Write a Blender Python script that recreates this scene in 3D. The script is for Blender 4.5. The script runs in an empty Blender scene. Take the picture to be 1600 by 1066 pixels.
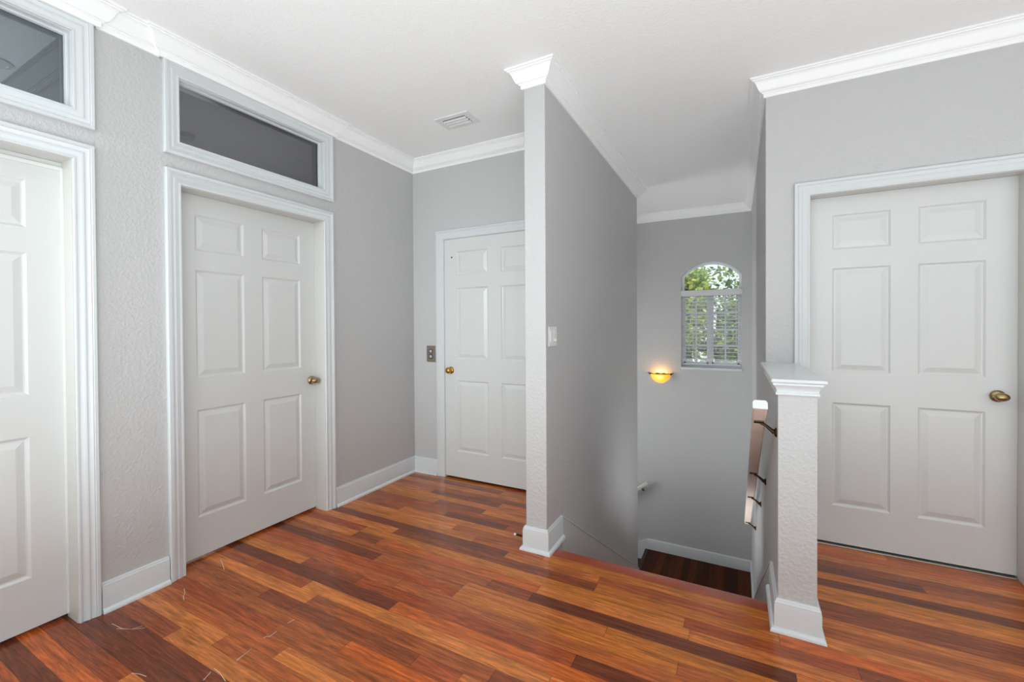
import bpy, bmesh, math, random
from mathutils import Vector, Matrix
from math import sin, cos, pi, radians

random.seed(7)
COL = bpy.context.scene.collection

# ------------------------------------------------------------------ measured layout (metres)
XL = -2.544            # left wall face
YB = 3.191             # far hall wall face
ZC = 2.771             # ceiling
YC = 2.376             # front of the partition
XP0, XP1, YP = -1.0795, -0.9497, 5.03
XR, YD = 0.150, 3.189  # right stair wall, wall with the right-hand door
YH, XH1 = 2.255, 0.2856
YS = 6.259             # stair end wall
ZL = -1.701            # landing
YN0, YN1 = 2.3725, 2.464
YREAR, XRIGHT = -3.4, 3.2
ZLOW = -3.3

# ------------------------------------------------------------------ materials
def srgb(r, g, b):
    f = lambda c: (c / 255 / 12.92) if c / 255 <= 0.04045 else ((c / 255 + 0.055) / 1.055) ** 2.4
    return (f(r), f(g), f(b), 1)

def new_mat(name):
    m = bpy.data.materials.new(name); m.use_nodes = True
    nt = m.node_tree
    return m, nt, nt.nodes['Principled BSDF']

def N(nt, t, **kw):
    n = nt.nodes.new(t)
    for k, v in kw.items():
        if k in n.inputs: n.inputs[k].default_value = v
        else: setattr(n, k, v)
    return n

def plain(name, col, rough=0.5, metal=0.0, spec=0.5, emit=None, estr=0, noise=0.0):
    m, nt, b = new_mat(name)
    b.inputs['Base Color'].default_value = col
    b.inputs['Roughness'].default_value = rough
    b.inputs['Metallic'].default_value = metal
    b.inputs['Specular IOR Level'].default_value = spec
    if emit:
        b.inputs['Emission Color'].default_value = emit
        b.inputs['Emission Strength'].default_value = estr
    if noise:
        tc = N(nt, 'ShaderNodeTexCoord')
        nz = N(nt, 'ShaderNodeTexNoise', Scale=9.0, Detail=4.0)
        nt.links.new(tc.outputs['Object'], nz.inputs['Vector'])
        mx = N(nt, 'ShaderNodeMix', data_type='RGBA', blend_type='MIX')
        mx.inputs[6].default_value = col
        mx.inputs[7].default_value = tuple(c * (1 - noise) for c in col[:3]) + (1,)
        nt.links.new(nz.outputs['Fac'], mx.inputs[0])
        nt.links.new(mx.outputs[2], b.inputs['Base Color'])
    return m

def plaster(name, col, rough, scale, strength, dist):
    """orange-peel / knock-down sprayed wall texture"""
    m, nt, b = new_mat(name)
    b.inputs['Base Color'].default_value = col
    b.inputs['Roughness'].default_value = rough
    b.inputs['Specular IOR Level'].default_value = 0.35
    tc = N(nt, 'ShaderNodeTexCoord')
    nz = N(nt, 'ShaderNodeTexNoise', Scale=scale, Detail=3.0, Roughness=0.55)
    rp = N(nt, 'ShaderNodeValToRGB')
    rp.color_ramp.elements[0].position = 0.40
    rp.color_ramp.elements[1].position = 0.66
    n2 = N(nt, 'ShaderNodeTexNoise', Scale=scale * 3.1, Detail=2.0)
    ad = N(nt, 'ShaderNodeMath', operation='MULTIPLY_ADD'); ad.inputs[1].default_value = 0.3
    bp = N(nt, 'ShaderNodeBump', Strength=strength, Distance=dist)
    nt.links.new(tc.outputs['Object'], nz.inputs['Vector'])
    nt.links.new(tc.outputs['Object'], n2.inputs['Vector'])
    nt.links.new(nz.outputs['Fac'], rp.inputs['Fac'])
    nt.links.new(n2.outputs['Fac'], ad.inputs[0])
    nt.links.new(rp.outputs['Color'], ad.inputs[2])
    nt.links.new(ad.outputs[0], bp.inputs['Height'])
    nt.links.new(bp.outputs['Normal'], b.inputs['Normal'])
    return m

def wood_floor(name, dark=1.0):
    m, nt, b = new_mat(name)
    L = nt.links.new
    att = N(nt, 'ShaderNodeAttribute', attribute_name='tone')
    uvn = N(nt, 'ShaderNodeUVMap', uv_map='plank')
    sep = N(nt, 'ShaderNodeSeparateXYZ'); L(uvn.outputs['UV'], sep.inputs[0])
    # grain coordinates: stretched along the plank, shifted per plank
    sx = N(nt, 'ShaderNodeMath', operation='MULTIPLY'); sx.inputs[1].default_value = 1.0
    L(sep.outputs['X'], sx.inputs[0])
    sy = N(nt, 'ShaderNodeMath', operation='MULTIPLY'); sy.inputs[1].default_value = 13.0
    L(sep.outputs['Y'], sy.inputs[0])
    sd = N(nt, 'ShaderNodeMath', operation='MULTIPLY'); sd.inputs[1].default_value = 57.0
    L(att.outputs['Alpha'], sd.inputs[0])
    cv = N(nt, 'ShaderNodeCombineXYZ')
    L(sx.outputs[0], cv.inputs[0]); L(sy.outputs[0], cv.inputs[1]); L(sd.outputs[0], cv.inputs[2])
    n1 = N(nt, 'ShaderNodeTexNoise', Scale=4.6, Detail=7.0, Roughness=0.7, Distortion=0.8)
    L(cv.outputs[0], n1.inputs['Vector'])
    # cathedral figure: rings of a slow noise
    n2 = N(nt, 'ShaderNodeTexNoise', Scale=1.6, Detail=1.5, Roughness=0.45)
    L(cv.outputs[0], n2.inputs['Vector'])
    rg = N(nt, 'ShaderNodeMath', operation='MULTIPLY'); rg.inputs[1].default_value = 58.0
    L(n2.outputs['Fac'], rg.inputs[0])
    sn = N(nt, 'ShaderNodeMath', operation='SINE'); L(rg.outputs[0], sn.inputs[0])
    # fine pores
    n3 = N(nt, 'ShaderNodeTexNoise', Scale=26.0, Detail=3.0, Roughness=0.7)
    cv3 = N(nt, 'ShaderNodeCombineXYZ')
    sy3 = N(nt, 'ShaderNodeMath', operation='MULTIPLY'); sy3.inputs[1].default_value = 22.0
    L(sep.outputs['Y'], sy3.inputs[0]); L(sep.outputs['X'], cv3.inputs[0]); L(sy3.outputs[0], cv3.inputs[1]); L(sd.outputs[0], cv3.inputs[2])
    L(cv3.outputs[0], n3.inputs['Vector'])
    # combine to a brightness factor
    a1 = N(nt, 'ShaderNodeMapRange'); a1.inputs[1].default_value = 0.28; a1.inputs[2].default_value = 0.72; a1.inputs[3].default_value = 0.42; a1.inputs[4].default_value = 1.5
    L(n1.outputs['Fac'], a1.inputs[0])
    a2 = N(nt, 'ShaderNodeMapRange'); a2.inputs[1].default_value = -1; a2.inputs[2].default_value = 1; a2.inputs[3].default_value = 0.84; a2.inputs[4].default_value = 1.12
    L(sn.outputs[0], a2.inputs[0])
    a3 = N(nt, 'ShaderNodeMapRange'); a3.inputs[1].default_value = 0.3; a3.inputs[2].default_value = 0.7; a3.inputs[3].default_value = 0.72; a3.inputs[4].default_value = 1.2
    L(n3.outputs['Fac'], a3.inputs[0])
    m1 = N(nt, 'ShaderNodeMath', operation='MULTIPLY'); L(a1.outputs[0], m1.inputs[0]); L(a2.outputs[0], m1.inputs[1])
    m2 = N(nt, 'ShaderNodeMath', operation='MULTIPLY'); L(m1.outputs[0], m2.inputs[0]); L(a3.outputs[0], m2.inputs[1])
    # plank edges (seams): second uv map holds the distance to the ends / sides
    uve = N(nt, 'ShaderNodeUVMap', uv_map='edge')
    se = N(nt, 'ShaderNodeSeparateXYZ'); L(uve.outputs['UV'], se.inputs[0])
    def seam(sock, w):
        lo = N(nt, 'ShaderNodeMath', operation='PINGPONG'); L(sock, lo.inputs[0])
        return lo
    ex = N(nt, 'ShaderNodeMath', operation='LESS_THAN'); ex.inputs[1].default_value = 0.0011
    ey = N(nt, 'ShaderNodeMath', operation='LESS_THAN'); ey.inputs[1].default_value = 0.0012
    px = N(nt, 'ShaderNodeMath', operation='ABSOLUTE'); L(se.outputs['X'], px.inputs[0])
    hy = N(nt, 'ShaderNodeMath', operation='SUBTRACT'); hy.inputs[0].default_value = 0.03725
    py = N(nt, 'ShaderNodeMath', operation='ABSOLUTE'); L(se.outputs['Y'], py.inputs[0]); L(py.outputs[0], hy.inputs[1])
    L(px.outputs[0], ex.inputs[0]); L(hy.outputs[0], ey.inputs[0])
    mxs = N(nt, 'ShaderNodeMath', operation='MAXIMUM'); L(ex.outputs[0], mxs.inputs[0]); L(ey.outputs[0], mxs.inputs[1])
    sf = N(nt, 'ShaderNodeMapRange'); sf.inputs[3].default_value = 1.0; sf.inputs[4].default_value = 0.55
    L(mxs.outputs[0], sf.inputs[0])
    m3 = N(nt, 'ShaderNodeMath', operation='MULTIPLY'); L(m2.outputs[0], m3.inputs[0]); L(sf.outputs[0], m3.inputs[1])
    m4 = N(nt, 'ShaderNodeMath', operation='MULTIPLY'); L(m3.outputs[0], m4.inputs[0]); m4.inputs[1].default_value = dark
    vm = N(nt, 'ShaderNodeVectorMath', operation='SCALE'); L(att.outputs['Color'], vm.inputs[0]); L(m4.outputs[0], vm.inputs['Scale'])
    L(vm.outputs[0], b.inputs['Base Color'])
    b.inputs['Roughness'].default_value = 0.16
    b.inputs['Specular IOR Level'].default_value = 0.42
    b.inputs['Coat Weight'].default_value = 0.0
    b.inputs['Coat Roughness'].default_value = 0.04
    bp = N(nt, 'ShaderNodeBump', Strength=0.12, Distance=0.001)
    L(m3.outputs[0], bp.inputs['Height']); L(bp.outputs['Normal'], b.inputs['Normal'])
    return m

def glass(name, tint=(1, 1, 1, 1)):
    m = bpy.data.materials.new(name); m.use_nodes = True
    nt = m.node_tree; nt.nodes.clear()
    out = N(nt, 'ShaderNodeOutputMaterial'); mx = N(nt, 'ShaderNodeMixShader')
    fr = N(nt, 'ShaderNodeFresnel', IOR=1.5)
    k = N(nt, 'ShaderNodeMath', operation='MULTIPLY'); k.inputs[1].default_value = 2.2; k.use_clamp = True
    tr = N(nt, 'ShaderNodeBsdfTransparent', Color=tint); gl = N(nt, 'ShaderNodeBsdfGlossy', Roughness=0.0)
    nt.links.new(fr.outputs[0], k.inputs[0]); nt.links.new(k.outputs[0], mx.inputs[0])
    nt.links.new(tr.outputs[0], mx.inputs[1]); nt.links.new(gl.outputs[0], mx.inputs[2])
    nt.links.new(mx.outputs[0], out.inputs[0])
    return m

M_WALL = plaster('wall_paint', srgb(194, 193, 193), 0.5, 66, 0.30, 0.005)
M_CEIL = plaster('ceiling_paint', srgb(246, 246, 246), 0.8, 75, 0.22, 0.004)
M_TRIM = plain('trim_paint', srgb(211, 214, 216), 0.28, noise=0.02)
M_CROWN = plain('crown_paint', srgb(247, 247, 247), 0.4, noise=0.015)
M_DOOR = plain('door_paint', srgb(213, 214, 213), 0.3, noise=0.025)
M_JAMB = plain('jamb_paint', srgb(203, 201, 197), 0.35, noise=0.02)
M_FLOOR = wood_floor('cherry_planks')
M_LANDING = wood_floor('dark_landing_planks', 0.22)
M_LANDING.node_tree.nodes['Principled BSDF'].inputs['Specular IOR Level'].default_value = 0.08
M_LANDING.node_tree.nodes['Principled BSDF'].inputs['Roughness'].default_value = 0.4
M_DARK = plain('dark_void', srgb(24, 22, 21), 0.9)  # near-black colour standing in for unlit space
M_ROOM = plain('dim_room_paint', srgb(176, 176, 178), 0.8, noise=0.02)
M_BRASS = plain('antique_brass', srgb(178, 156, 116), 0.24, 1.0, noise=0.25)
M_GOLD = plain('polished_brass', srgb(205, 165, 85), 0.2, 1.0, noise=0.15)
M_BRONZE = plain('dark_bronze', srgb(74, 52, 30), 0.35, 0.8, noise=0.3)
M_PEWTER = plain('brushed_bronze_plate', srgb(160, 148, 138), 0.4, 0.85, noise=0.1)
M_BLACK = plain('black_plastic', srgb(28, 26, 25), 0.5)
M_BUTTON = plain('pale_button', srgb(176, 176, 176), 0.3)
M_WHITE = plain('white_plastic', srgb(228, 228, 226), 0.3)
M_RAILWOOD = plain('raw_rail_wood', srgb(226, 208, 198), 0.6, noise=0.22)
M_RAILPAINT = plain('rail_white_paint', srgb(222, 222, 220), 0.35)
M_GREYPAINT = plain('rail_grey_paint', srgb(206, 202, 196), 0.4)
M_VENT = plain('vent_enamel', srgb(228, 228, 228), 0.4)
M_VENTDARK = plain('vent_throat_shade', srgb(62, 62, 62), 0.9)
M_ALU = plain('aluminium_strip', srgb(190, 186, 180), 0.35, 0.7)
M_SCRATCH = plain('scratch_mark', srgb(214, 186, 160), 0.7)
M_BLIND = plain('blind_white', srgb(214, 214, 216), 0.45)
M_FRAME = plain('window_vinyl', srgb(232, 234, 238), 0.4)
M_GLASS = glass('clear_glass')
M_PANE = glass('transom_glass', (0.80, 0.84, 0.85, 1))
M_AMBER, nt, b = new_mat('amber_glass')
b.inputs['Base Color'].default_value = srgb(240, 180, 60); b.inputs['Roughness'].default_value = 0.25
tc = N(nt, 'ShaderNodeTexCoord'); ds_ = N(nt, 'ShaderNodeVectorMath', operation='DISTANCE'); ds_.inputs[1].default_value = (-0.886, YS - 0.085, 0.625)
nt.links.new(tc.outputs['Object'], ds_.inputs[0])
mr = N(nt, 'ShaderNodeMapRange'); mr.inputs[1].default_value = 0.0; mr.inputs[2].default_value = 0.14; nt.links.new(ds_.outputs['Value'], mr.inputs[0])
cr_ = N(nt, 'ShaderNodeValToRGB'); cr_.color_ramp.elements[0].color = (1.0, 0.88, 0.42, 1); cr_.color_ramp.elements[1].color = (0.50, 0.20, 0.015, 1)  # bulb hot spot put into the emission colour, paler at the centre
e_ = cr_.color_ramp.elements.new(0.38); e_.color = (0.92, 0.58, 0.045, 1)
nt.links.new(mr.outputs[0], cr_.inputs[0]); nt.links.new(cr_.outputs[0], b.inputs['Emission Color']); b.inputs['Emission Strength'].default_value = 0.95
M_LEAF = []
for i, c in enumerate([(120, 150, 70), (165, 185, 95), (82, 112, 66), (205, 210, 120), (60, 84, 58)]):
    m, nt, b = new_mat('leaf_%s' % 'abcde'[i])
    b.inputs['Base Color'].default_value = srgb(*c); b.inputs['Roughness'].default_value = 0.5
    tl = N(nt, 'ShaderNodeBsdfTranslucent', Color=srgb(*c)); mx = N(nt, 'ShaderNodeMixShader', Fac=0.45)
    nt.links.new(b.outputs[0], mx.inputs[1]); nt.links.new(tl.outputs[0], mx.inputs[2])
    nt.links.new(mx.outputs[0], nt.nodes['Material Output'].inputs[0])
    M_LEAF.append(m)
M_BARK = plain('bark', srgb(90, 78, 66), 0.9, noise=0.4)

# ------------------------------------------------------------------ mesh helpers
class MB:
    def __init__(s): s.v = []; s.f = []; s.mi = []
    def add(s, vs, fs, mi=0):
        o = len(s.v); s.v += [tuple(v) for v in vs]
        for f in fs: s.f.append([i + o for i in f]); s.mi.append(mi)
    def box(s, a, b, mi=0):
        (x0, y0, z0), (x1, y1, z1) = a, b
        x0, x1 = min(x0, x1), max(x0, x1); y0, y1 = min(y0, y1), max(y0, y1); z0, z1 = min(z0, z1), max(z0, z1)
        s.add([(x0, y0, z0), (x1, y0, z0), (x1, y1, z0), (x0, y1, z0), (x0, y0, z1), (x1, y0, z1), (x1, y1, z1), (x0, y1, z1)],
              [(0, 3, 2, 1), (4, 5, 6, 7), (0, 1, 5, 4), (1, 2, 6, 5), (2, 3, 7, 6), (3, 0, 4, 7)], mi)
    def prism(s, poly, fn, h0, h1, mi=0):
        """closed 2-D polygon (u, v) extruded between h0 and h1 through fn(u, v, h)"""
        n = len(poly)
        s.add([fn(u, v, h0) for u, v in poly] + [fn(u, v, h1) for u, v in poly],
              [list(range(n))[::-1], list(range(n, 2 * n))] + [(i, (i + 1) % n, n + (i + 1) % n, n + i) for i in range(n)], mi)
    def tube(s, pts, rads, seg=10, mi=0, cap=True):
        rings = []; prev = None
        for i, p in enumerate(pts):
            p = Vector(p)
            d = (Vector(pts[min(i + 1, len(pts) - 1)]) - Vector(pts[max(i - 1, 0)])).normalized()
            if prev is None:
                up = Vector((0, 0, 1)) if abs(d.z) < 0.9 else Vector((1, 0, 0))
                n1 = d.cross(up).normalized()
            else:
                n1 = (prev - d * prev.dot(d)).normalized()
            prev = n1; n2 = d.cross(n1)
            r = rads[i] if isinstance(rads, (list, tuple)) else rads
            rings.append([p + (n1 * cos(2 * pi * k / seg) + n2 * sin(2 * pi * k / seg)) * r for k in range(seg)])
        vs = [v for r in rings for v in r]; fs = []
        for i in range(len(rings) - 1):
            for k in range(seg):
                a, b = i * seg + k, i * seg + (k + 1) % seg
                fs.append((a, b, b + seg, a + seg))
        if cap: fs += [tuple(range(seg))[::-1], tuple(range((len(rings) - 1) * seg, len(rings) * seg))]
        s.add(vs, fs, mi)
    def lathe(s, prof, origin, axis, seg=28, mi=0, sx=1.0, side=None):
        """prof: (radius, distance along axis); sx stretches the section along 'side'"""
        o = Vector(origin); a = Vector(axis).normalized()
        n1 = Vector(side).normalized() if side else a.cross(Vector((0, 0, 1)) if abs(a.z) < .9 else Vector((1, 0, 0))).normalized()
        n2 = a.cross(n1)
        vs = []; fs = []
        for r, h in prof:
            for k in range(seg):
                t = 2 * pi * k / seg
                vs.append(o + a * h + n1 * (r * cos(t) * sx) + n2 * (r * sin(t)))
        for i in range(len(prof) - 1):
            for k in range(seg):
                p, q = i * seg + k, i * seg + (k + 1) % seg
                fs.append((p, q, q + seg, p + seg))
        fs += [tuple(range(seg))[::-1], tuple(range((len(prof) - 1) * seg, len(prof) * seg))]
        s.add(vs, fs, mi)
    def build(s, name, mats, parent=None, smooth=None, bevel=0.0, recalc=True, props=None):
        me = bpy.data.meshes.new(name)
        me.from_pydata(s.v, [], s.f)
        mats = mats if isinstance(mats, (list, tuple)) else [mats]
        for m in mats: me.materials.append(m)
        for p, i in zip(me.polygons, s.mi): p.material_index = i
        if recalc:
            bm = bmesh.new(); bm.from_mesh(me)
            bmesh.ops.remove_doubles(bm, verts=bm.verts, dist=1e-6)
            bmesh.ops.recalc_face_normals(bm, faces=bm.faces); bm.to_mesh(me); bm.free()
        o = bpy.data.objects.new(name, me); COL.objects.link(o)
        if parent is not None: parent_to(o, parent)
        if bevel:
            md = o.modifiers.new('bevel', 'BEVEL'); md.width = bevel; md.segments = 2; md.limit_method = 'ANGLE'; md.angle_limit = radians(40)
        if smooth is not None:
            for p in me.polygons: p.use_smooth = True
            if hasattr(me, 'set_sharp_from_angle'): me.set_sharp_from_angle(angle=radians(smooth))
        return o

def world_loc(o):
    p = Vector(o.location)
    while o.parent is not None:
        o = o.parent; p += Vector(o.location)
    return p

def parent_to(o, parent):
    # meshes are written in world coordinates; empties only translate, so undo the translation
    o.parent = parent
    o.location = Vector(o.location) - world_loc(parent)

def empty(name, loc, label=None, cat=None, kind=None, group=None):
    o = bpy.data.objects.new(name, None); COL.objects.link(o); o.location = loc; o.empty_display_size = 0.05
    return tag(o, label, cat, kind, group)

def tag(o, label=None, cat=None, kind=None, group=None):
    if label: o['label'] = label
    if cat: o['category'] = cat
    if kind: o['kind'] = kind
    if group: o['group'] = group
    return o

def offset_path(path, off, closed=False):
    """2-D polyline moved to its left by off, mitred"""
    n = len(path); out = []
    for i in range(n):
        p = Vector(path[i])
        a = Vector(path[i - 1]) if (i > 0 or closed) else None
        c = Vector(path[(i + 1) % n]) if (i < n - 1 or closed) else None
        d1 = (p - a).normalized() if a is not None else None
        d2 = (c - p).normalized() if c is not None else None
        if d1 is None: d1 = d2
        if d2 is None: d2 = d1
        n1 = Vector((-d1.y, d1.x)); n2 = Vector((-d2.y, d2.x))
        m = n1 + n2
        k = m.dot(n1)
        out.append(p + m * (off / k) if abs(k) > 1e-6 else p + n1 * off)
    return out

def sweep(path, prof, fn, closed=False, rng=None):
    """closed profile (offset, height) swept along a 2-D path; fn(u, v, h) -> xyz. rng=(i0, i1) keeps part of the path"""
    rings = []
    offs = [offset_path(path, o, closed) for o, h in prof]
    idx = list(range(len(path)))
    if rng: idx = list(range(rng[0], rng[1] + 1))
    for i in idx: rings.append([fn(offs[j][i].x, offs[j][i].y, prof[j][1]) for j in range(len(prof))])
    n = len(prof); mb = MB(); vs = [v for r in rings for v in r]; fs = []
    last = len(rings) if closed else len(rings) - 1
    for i in range(last):
        for k in range(n):
            a, b = i * n + k, i * n + (k + 1) % n
            c, d = ((i + 1) % len(rings)) * n + (k + 1) % n, ((i + 1) % len(rings)) * n + k
            fs.append((a, b, c, d))
    if not closed: fs += [tuple(range(n))[::-1], tuple(range((len(rings) - 1) * n, len(rings) * n))]
    mb.add(vs, fs); return mb

# ------------------------------------------------------------------ walls with openings
def wall_grid(us, vs, holes, fn, h0, h1):
    """rectangles between sorted cuts us x vs, leaving out the holes (u0, u1, v0, v1)"""
    mb = MB()
    U = sorted(set(us + [h[0] for h in holes] + [h[1] for h in holes])); V = sorted(set(vs + [h[2] for h in holes] + [h[3] for h in holes]))
    nu, nv = len(U) - 1, len(V) - 1
    def solid(i, j):
        if not (0 <= i < nu and 0 <= j < nv): return False
        cu, cv = (U[i] + U[i + 1]) / 2, (V[j] + V[j + 1]) / 2
        return not any(a < cu < b and c < cv < d for a, b, c, d in holes)
    for i in range(nu):
        for j in range(nv):
            if not solid(i, j): continue
            a, b, c, d = U[i], U[i + 1], V[j], V[j + 1]
            for h in (h0, h1): mb.add([fn(a, c, h), fn(b, c, h), fn(b, d, h), fn(a, d, h)], [(0, 1, 2, 3)])
            for (di, dj, q) in ((-1, 0, ((a, c), (a, d))), (1, 0, ((b, c), (b, d))), (0, -1, ((a, c), (b, c))), (0, 1, ((a, d), (b, d)))):
                if not solid(i + di, j + dj):
                    (u0, v0), (u1, v1) = q
                    mb.add([fn(u0, v0, h0), fn(u1, v1, h0), fn(u1, v1, h1), fn(u0, v0, h1)], [(0, 1, 2, 3)])
    return mb

fL = lambda u, v, h: (XL - h, u, v)              # left wall: u = y, depth behind the face = h
fB = lambda u, v, h: (u, YB + h, v)
fD = lambda u, v, h: (u, YD + h, v)
fS = lambda u, v, h: (u, YS + h, v)
fLo = lambda u, v, h: (XL + h, u, v)             # same planes, h towards the room
fBo = lambda u, v, h: (u, YB - h, v)
fDo = lambda u, v, h: (u, YD - h, v)
fSo = lambda u, v, h: (u, YS - h, v)

DW = 0.921
D1 = (-0.096, 0.825)         # door leaves along the left wall (y)
D2 = (1.269, 2.190)
D3 = (-2.205, -1.234)        # far wall (x)
D4 = (0.371, 1.237)          # right wall (x)
G = 0.004
HEAD = 2.049
OPEN = lambda d: (d[0] - G, d[1] + G, 0.0, HEAD)
TZ0, TZ1 = 2.272, 2.606
T1 = (-0.10, 0.832)
T2 = (1.262, 2.197)
holeL = [OPEN(D1), OPEN(D2), (T1[0], T1[1], TZ0, TZ1), (T2[0], T2[1], TZ0, TZ1)]

def structure(o, label, cat='wall'): return tag(o, label, cat, 'structure')

structure(wall_grid([YREAR, YB], [0.0, ZC], holeL, fL, 0.0, 0.115).build('wall_left', M_WALL), 'light grey textured wall with two white doors and two transom windows')
structure(wall_grid([XL - 0.115, XP0], [0.0, ZC], [OPEN(D3)], fB, 0.0, 0.115).build('wall_back', M_WALL), 'light grey wall at the end of the hall holding the brass-knobbed door')
structure(wall_grid([XR, XRIGHT], [0.0, ZC], [(D4[0] - G, D4[1] + G, 0.0, HEAD)], fD, 0.0, 0.125).build('wall_right', M_WALL), 'light grey wall with the white door to the right of the stairwell')

mb = MB()                                           # partition between hall and stairwell
mb.prism([(XP0, YC), (XP1, YC), (XP1, YP), (-2.7, YP), (-2.7, YP - 0.13), (XP0, YP - 0.13)], lambda u, v, h: (u, v, h), ZLOW, ZC)
structure(mb.build('wall_partition', M_WALL, bevel=0.006), 'narrow grey partition wall standing between the hall and the stairwell', 'wall')

mb = MB(); mb.box((XR, YD + 0.125, ZLOW), (XR + 0.125, YS, ZC)); mb.box((XR, YD, ZLOW), (XR + 0.125, YD + 0.125, 0.0))
structure(mb.build('wall_stair_right', M_WALL), 'tall grey wall along the right side of the stairwell')
mb = MB(); mb.box((XR, YH, ZLOW), (XH1, YD, 1.003))
structure(mb.build('wall_half', M_WALL), 'grey half wall with white cap beside the top of the stairs', 'half wall')

# stair end wall with arched opening
WX0, WX1, WZ0, WZS, WZT = -0.634, 0.046, 0.752, 1.915, 2.095
def arch(n=24, x0=WX0, x1=WX1, zs=WZS, zt=WZT):
    s = zt - zs; hw = (x1 - x0) / 2; R = (hw * hw + s * s) / (2 * s); cx = (x0 + x1) / 2; cz = zt - R
    a0 = math.asin(hw / R)
    return [(cx + R * sin(-a0 + 2 * a0 * i / n), cz + R * cos(-a0 + 2 * a0 * i / n)) for i in range(n + 1)]
mb = MB(); XS0, XS1, TH = -2.7, XR + 0.125, 0.13
mb.prism([(XS0, ZLOW), (WX0, ZLOW), (WX0, ZC), (XS0, ZC)], fS, 0, TH)
mb.prism([(WX1, ZLOW), (XS1, ZLOW), (XS1, ZC), (WX1, ZC)], fS, 0, TH)
mb.prism([(WX0, ZLOW), (WX1, ZLOW), (WX1, WZ0), (WX0, WZ0)], fS, 0, TH)
A = arch()
for (a, b), (c, d) in zip(A[:-1], A[1:]): mb.prism([(a, b), (c, d), (c, ZC), (a, ZC)], fS, 0, TH)
structure(mb.build('wall_stair_end', M_WALL), 'shaded grey wall at the end of the stairwell with an arched window')

mb = MB(); mb.box((-2.82, YP - 0.13, ZLOW), (-2.7, YS + TH, ZC))
structure(mb.build('wall_stair_left', M_WALL), 'grey wall closing the lower stair flight')
mb = MB(); mb.box((XL - 0.115, YREAR - 0.12, 0), (XRIGHT + 0.12, YREAR, ZC))
structure(mb.build('wall_rear', M_WALL), 'grey wall behind the viewer')
mb = MB(); mb.box((XRIGHT, YREAR, -0.2), (XRIGHT + 0.12, YD + 0.125, ZC))
structure(mb.build('wall_far_right', M_WALL), 'grey wall outside the right edge of view')
mb = MB(); mb.box((-5.4, YREAR - 0.12, ZC), (XRIGHT + 0.12, YS + TH, ZC + 0.12))
structure(mb.build('ceiling', M_CEIL), 'white lightly textured flat ceiling', 'ceiling')

# dim rooms behind the left wall (seen through the transom panes)
mb = MB()
for y in (-0.75, 1.008, 1.135, 3.30):                      # cross walls
    pass
mb.box((-5.3, 1.008, 0.0), (XL - 0.115, 1.128, ZC)); mb.box((-5.3, -0.9, 0.0), (XL - 0.115, -0.78, ZC))
mb.box((-5.3, YB + 0.12, 0.0), (XL - 0.115, YB + 0.24, ZC)); mb.box((-5.4, -0.9, 0.0), (-5.3, YB + 0.24, ZC))
mb.box((-5.4, -0.9, -0.1), (XL - 0.115, YB + 0.24, -0.002))
structure(mb.build('wall_side_rooms', M_ROOM), 'dim walls of the rooms behind the transom panes', 'wall')

# closets behind the far and right doors, unlit darkness put into their colour
mb = MB()
mb.box((XL - 0.115, YB + 0.6, -0.1), (XP0, YB + 0.7, ZC)); mb.box((XL - 0.115, YB + 0.116, -0.1), (XP0, YB + 0.6, -0.002))
mb.box((XR + 0.13, YD + 0.7, -0.1), (XRIGHT, YD + 0.8, ZC)); mb.box((XR + 0.13, YD + 0.126, -0.1), (XRIGHT, YD + 0.7, -0.002))
structure(mb.build('wall_closets', M_DARK), 'dark space behind the closed doors', 'wall')

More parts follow.
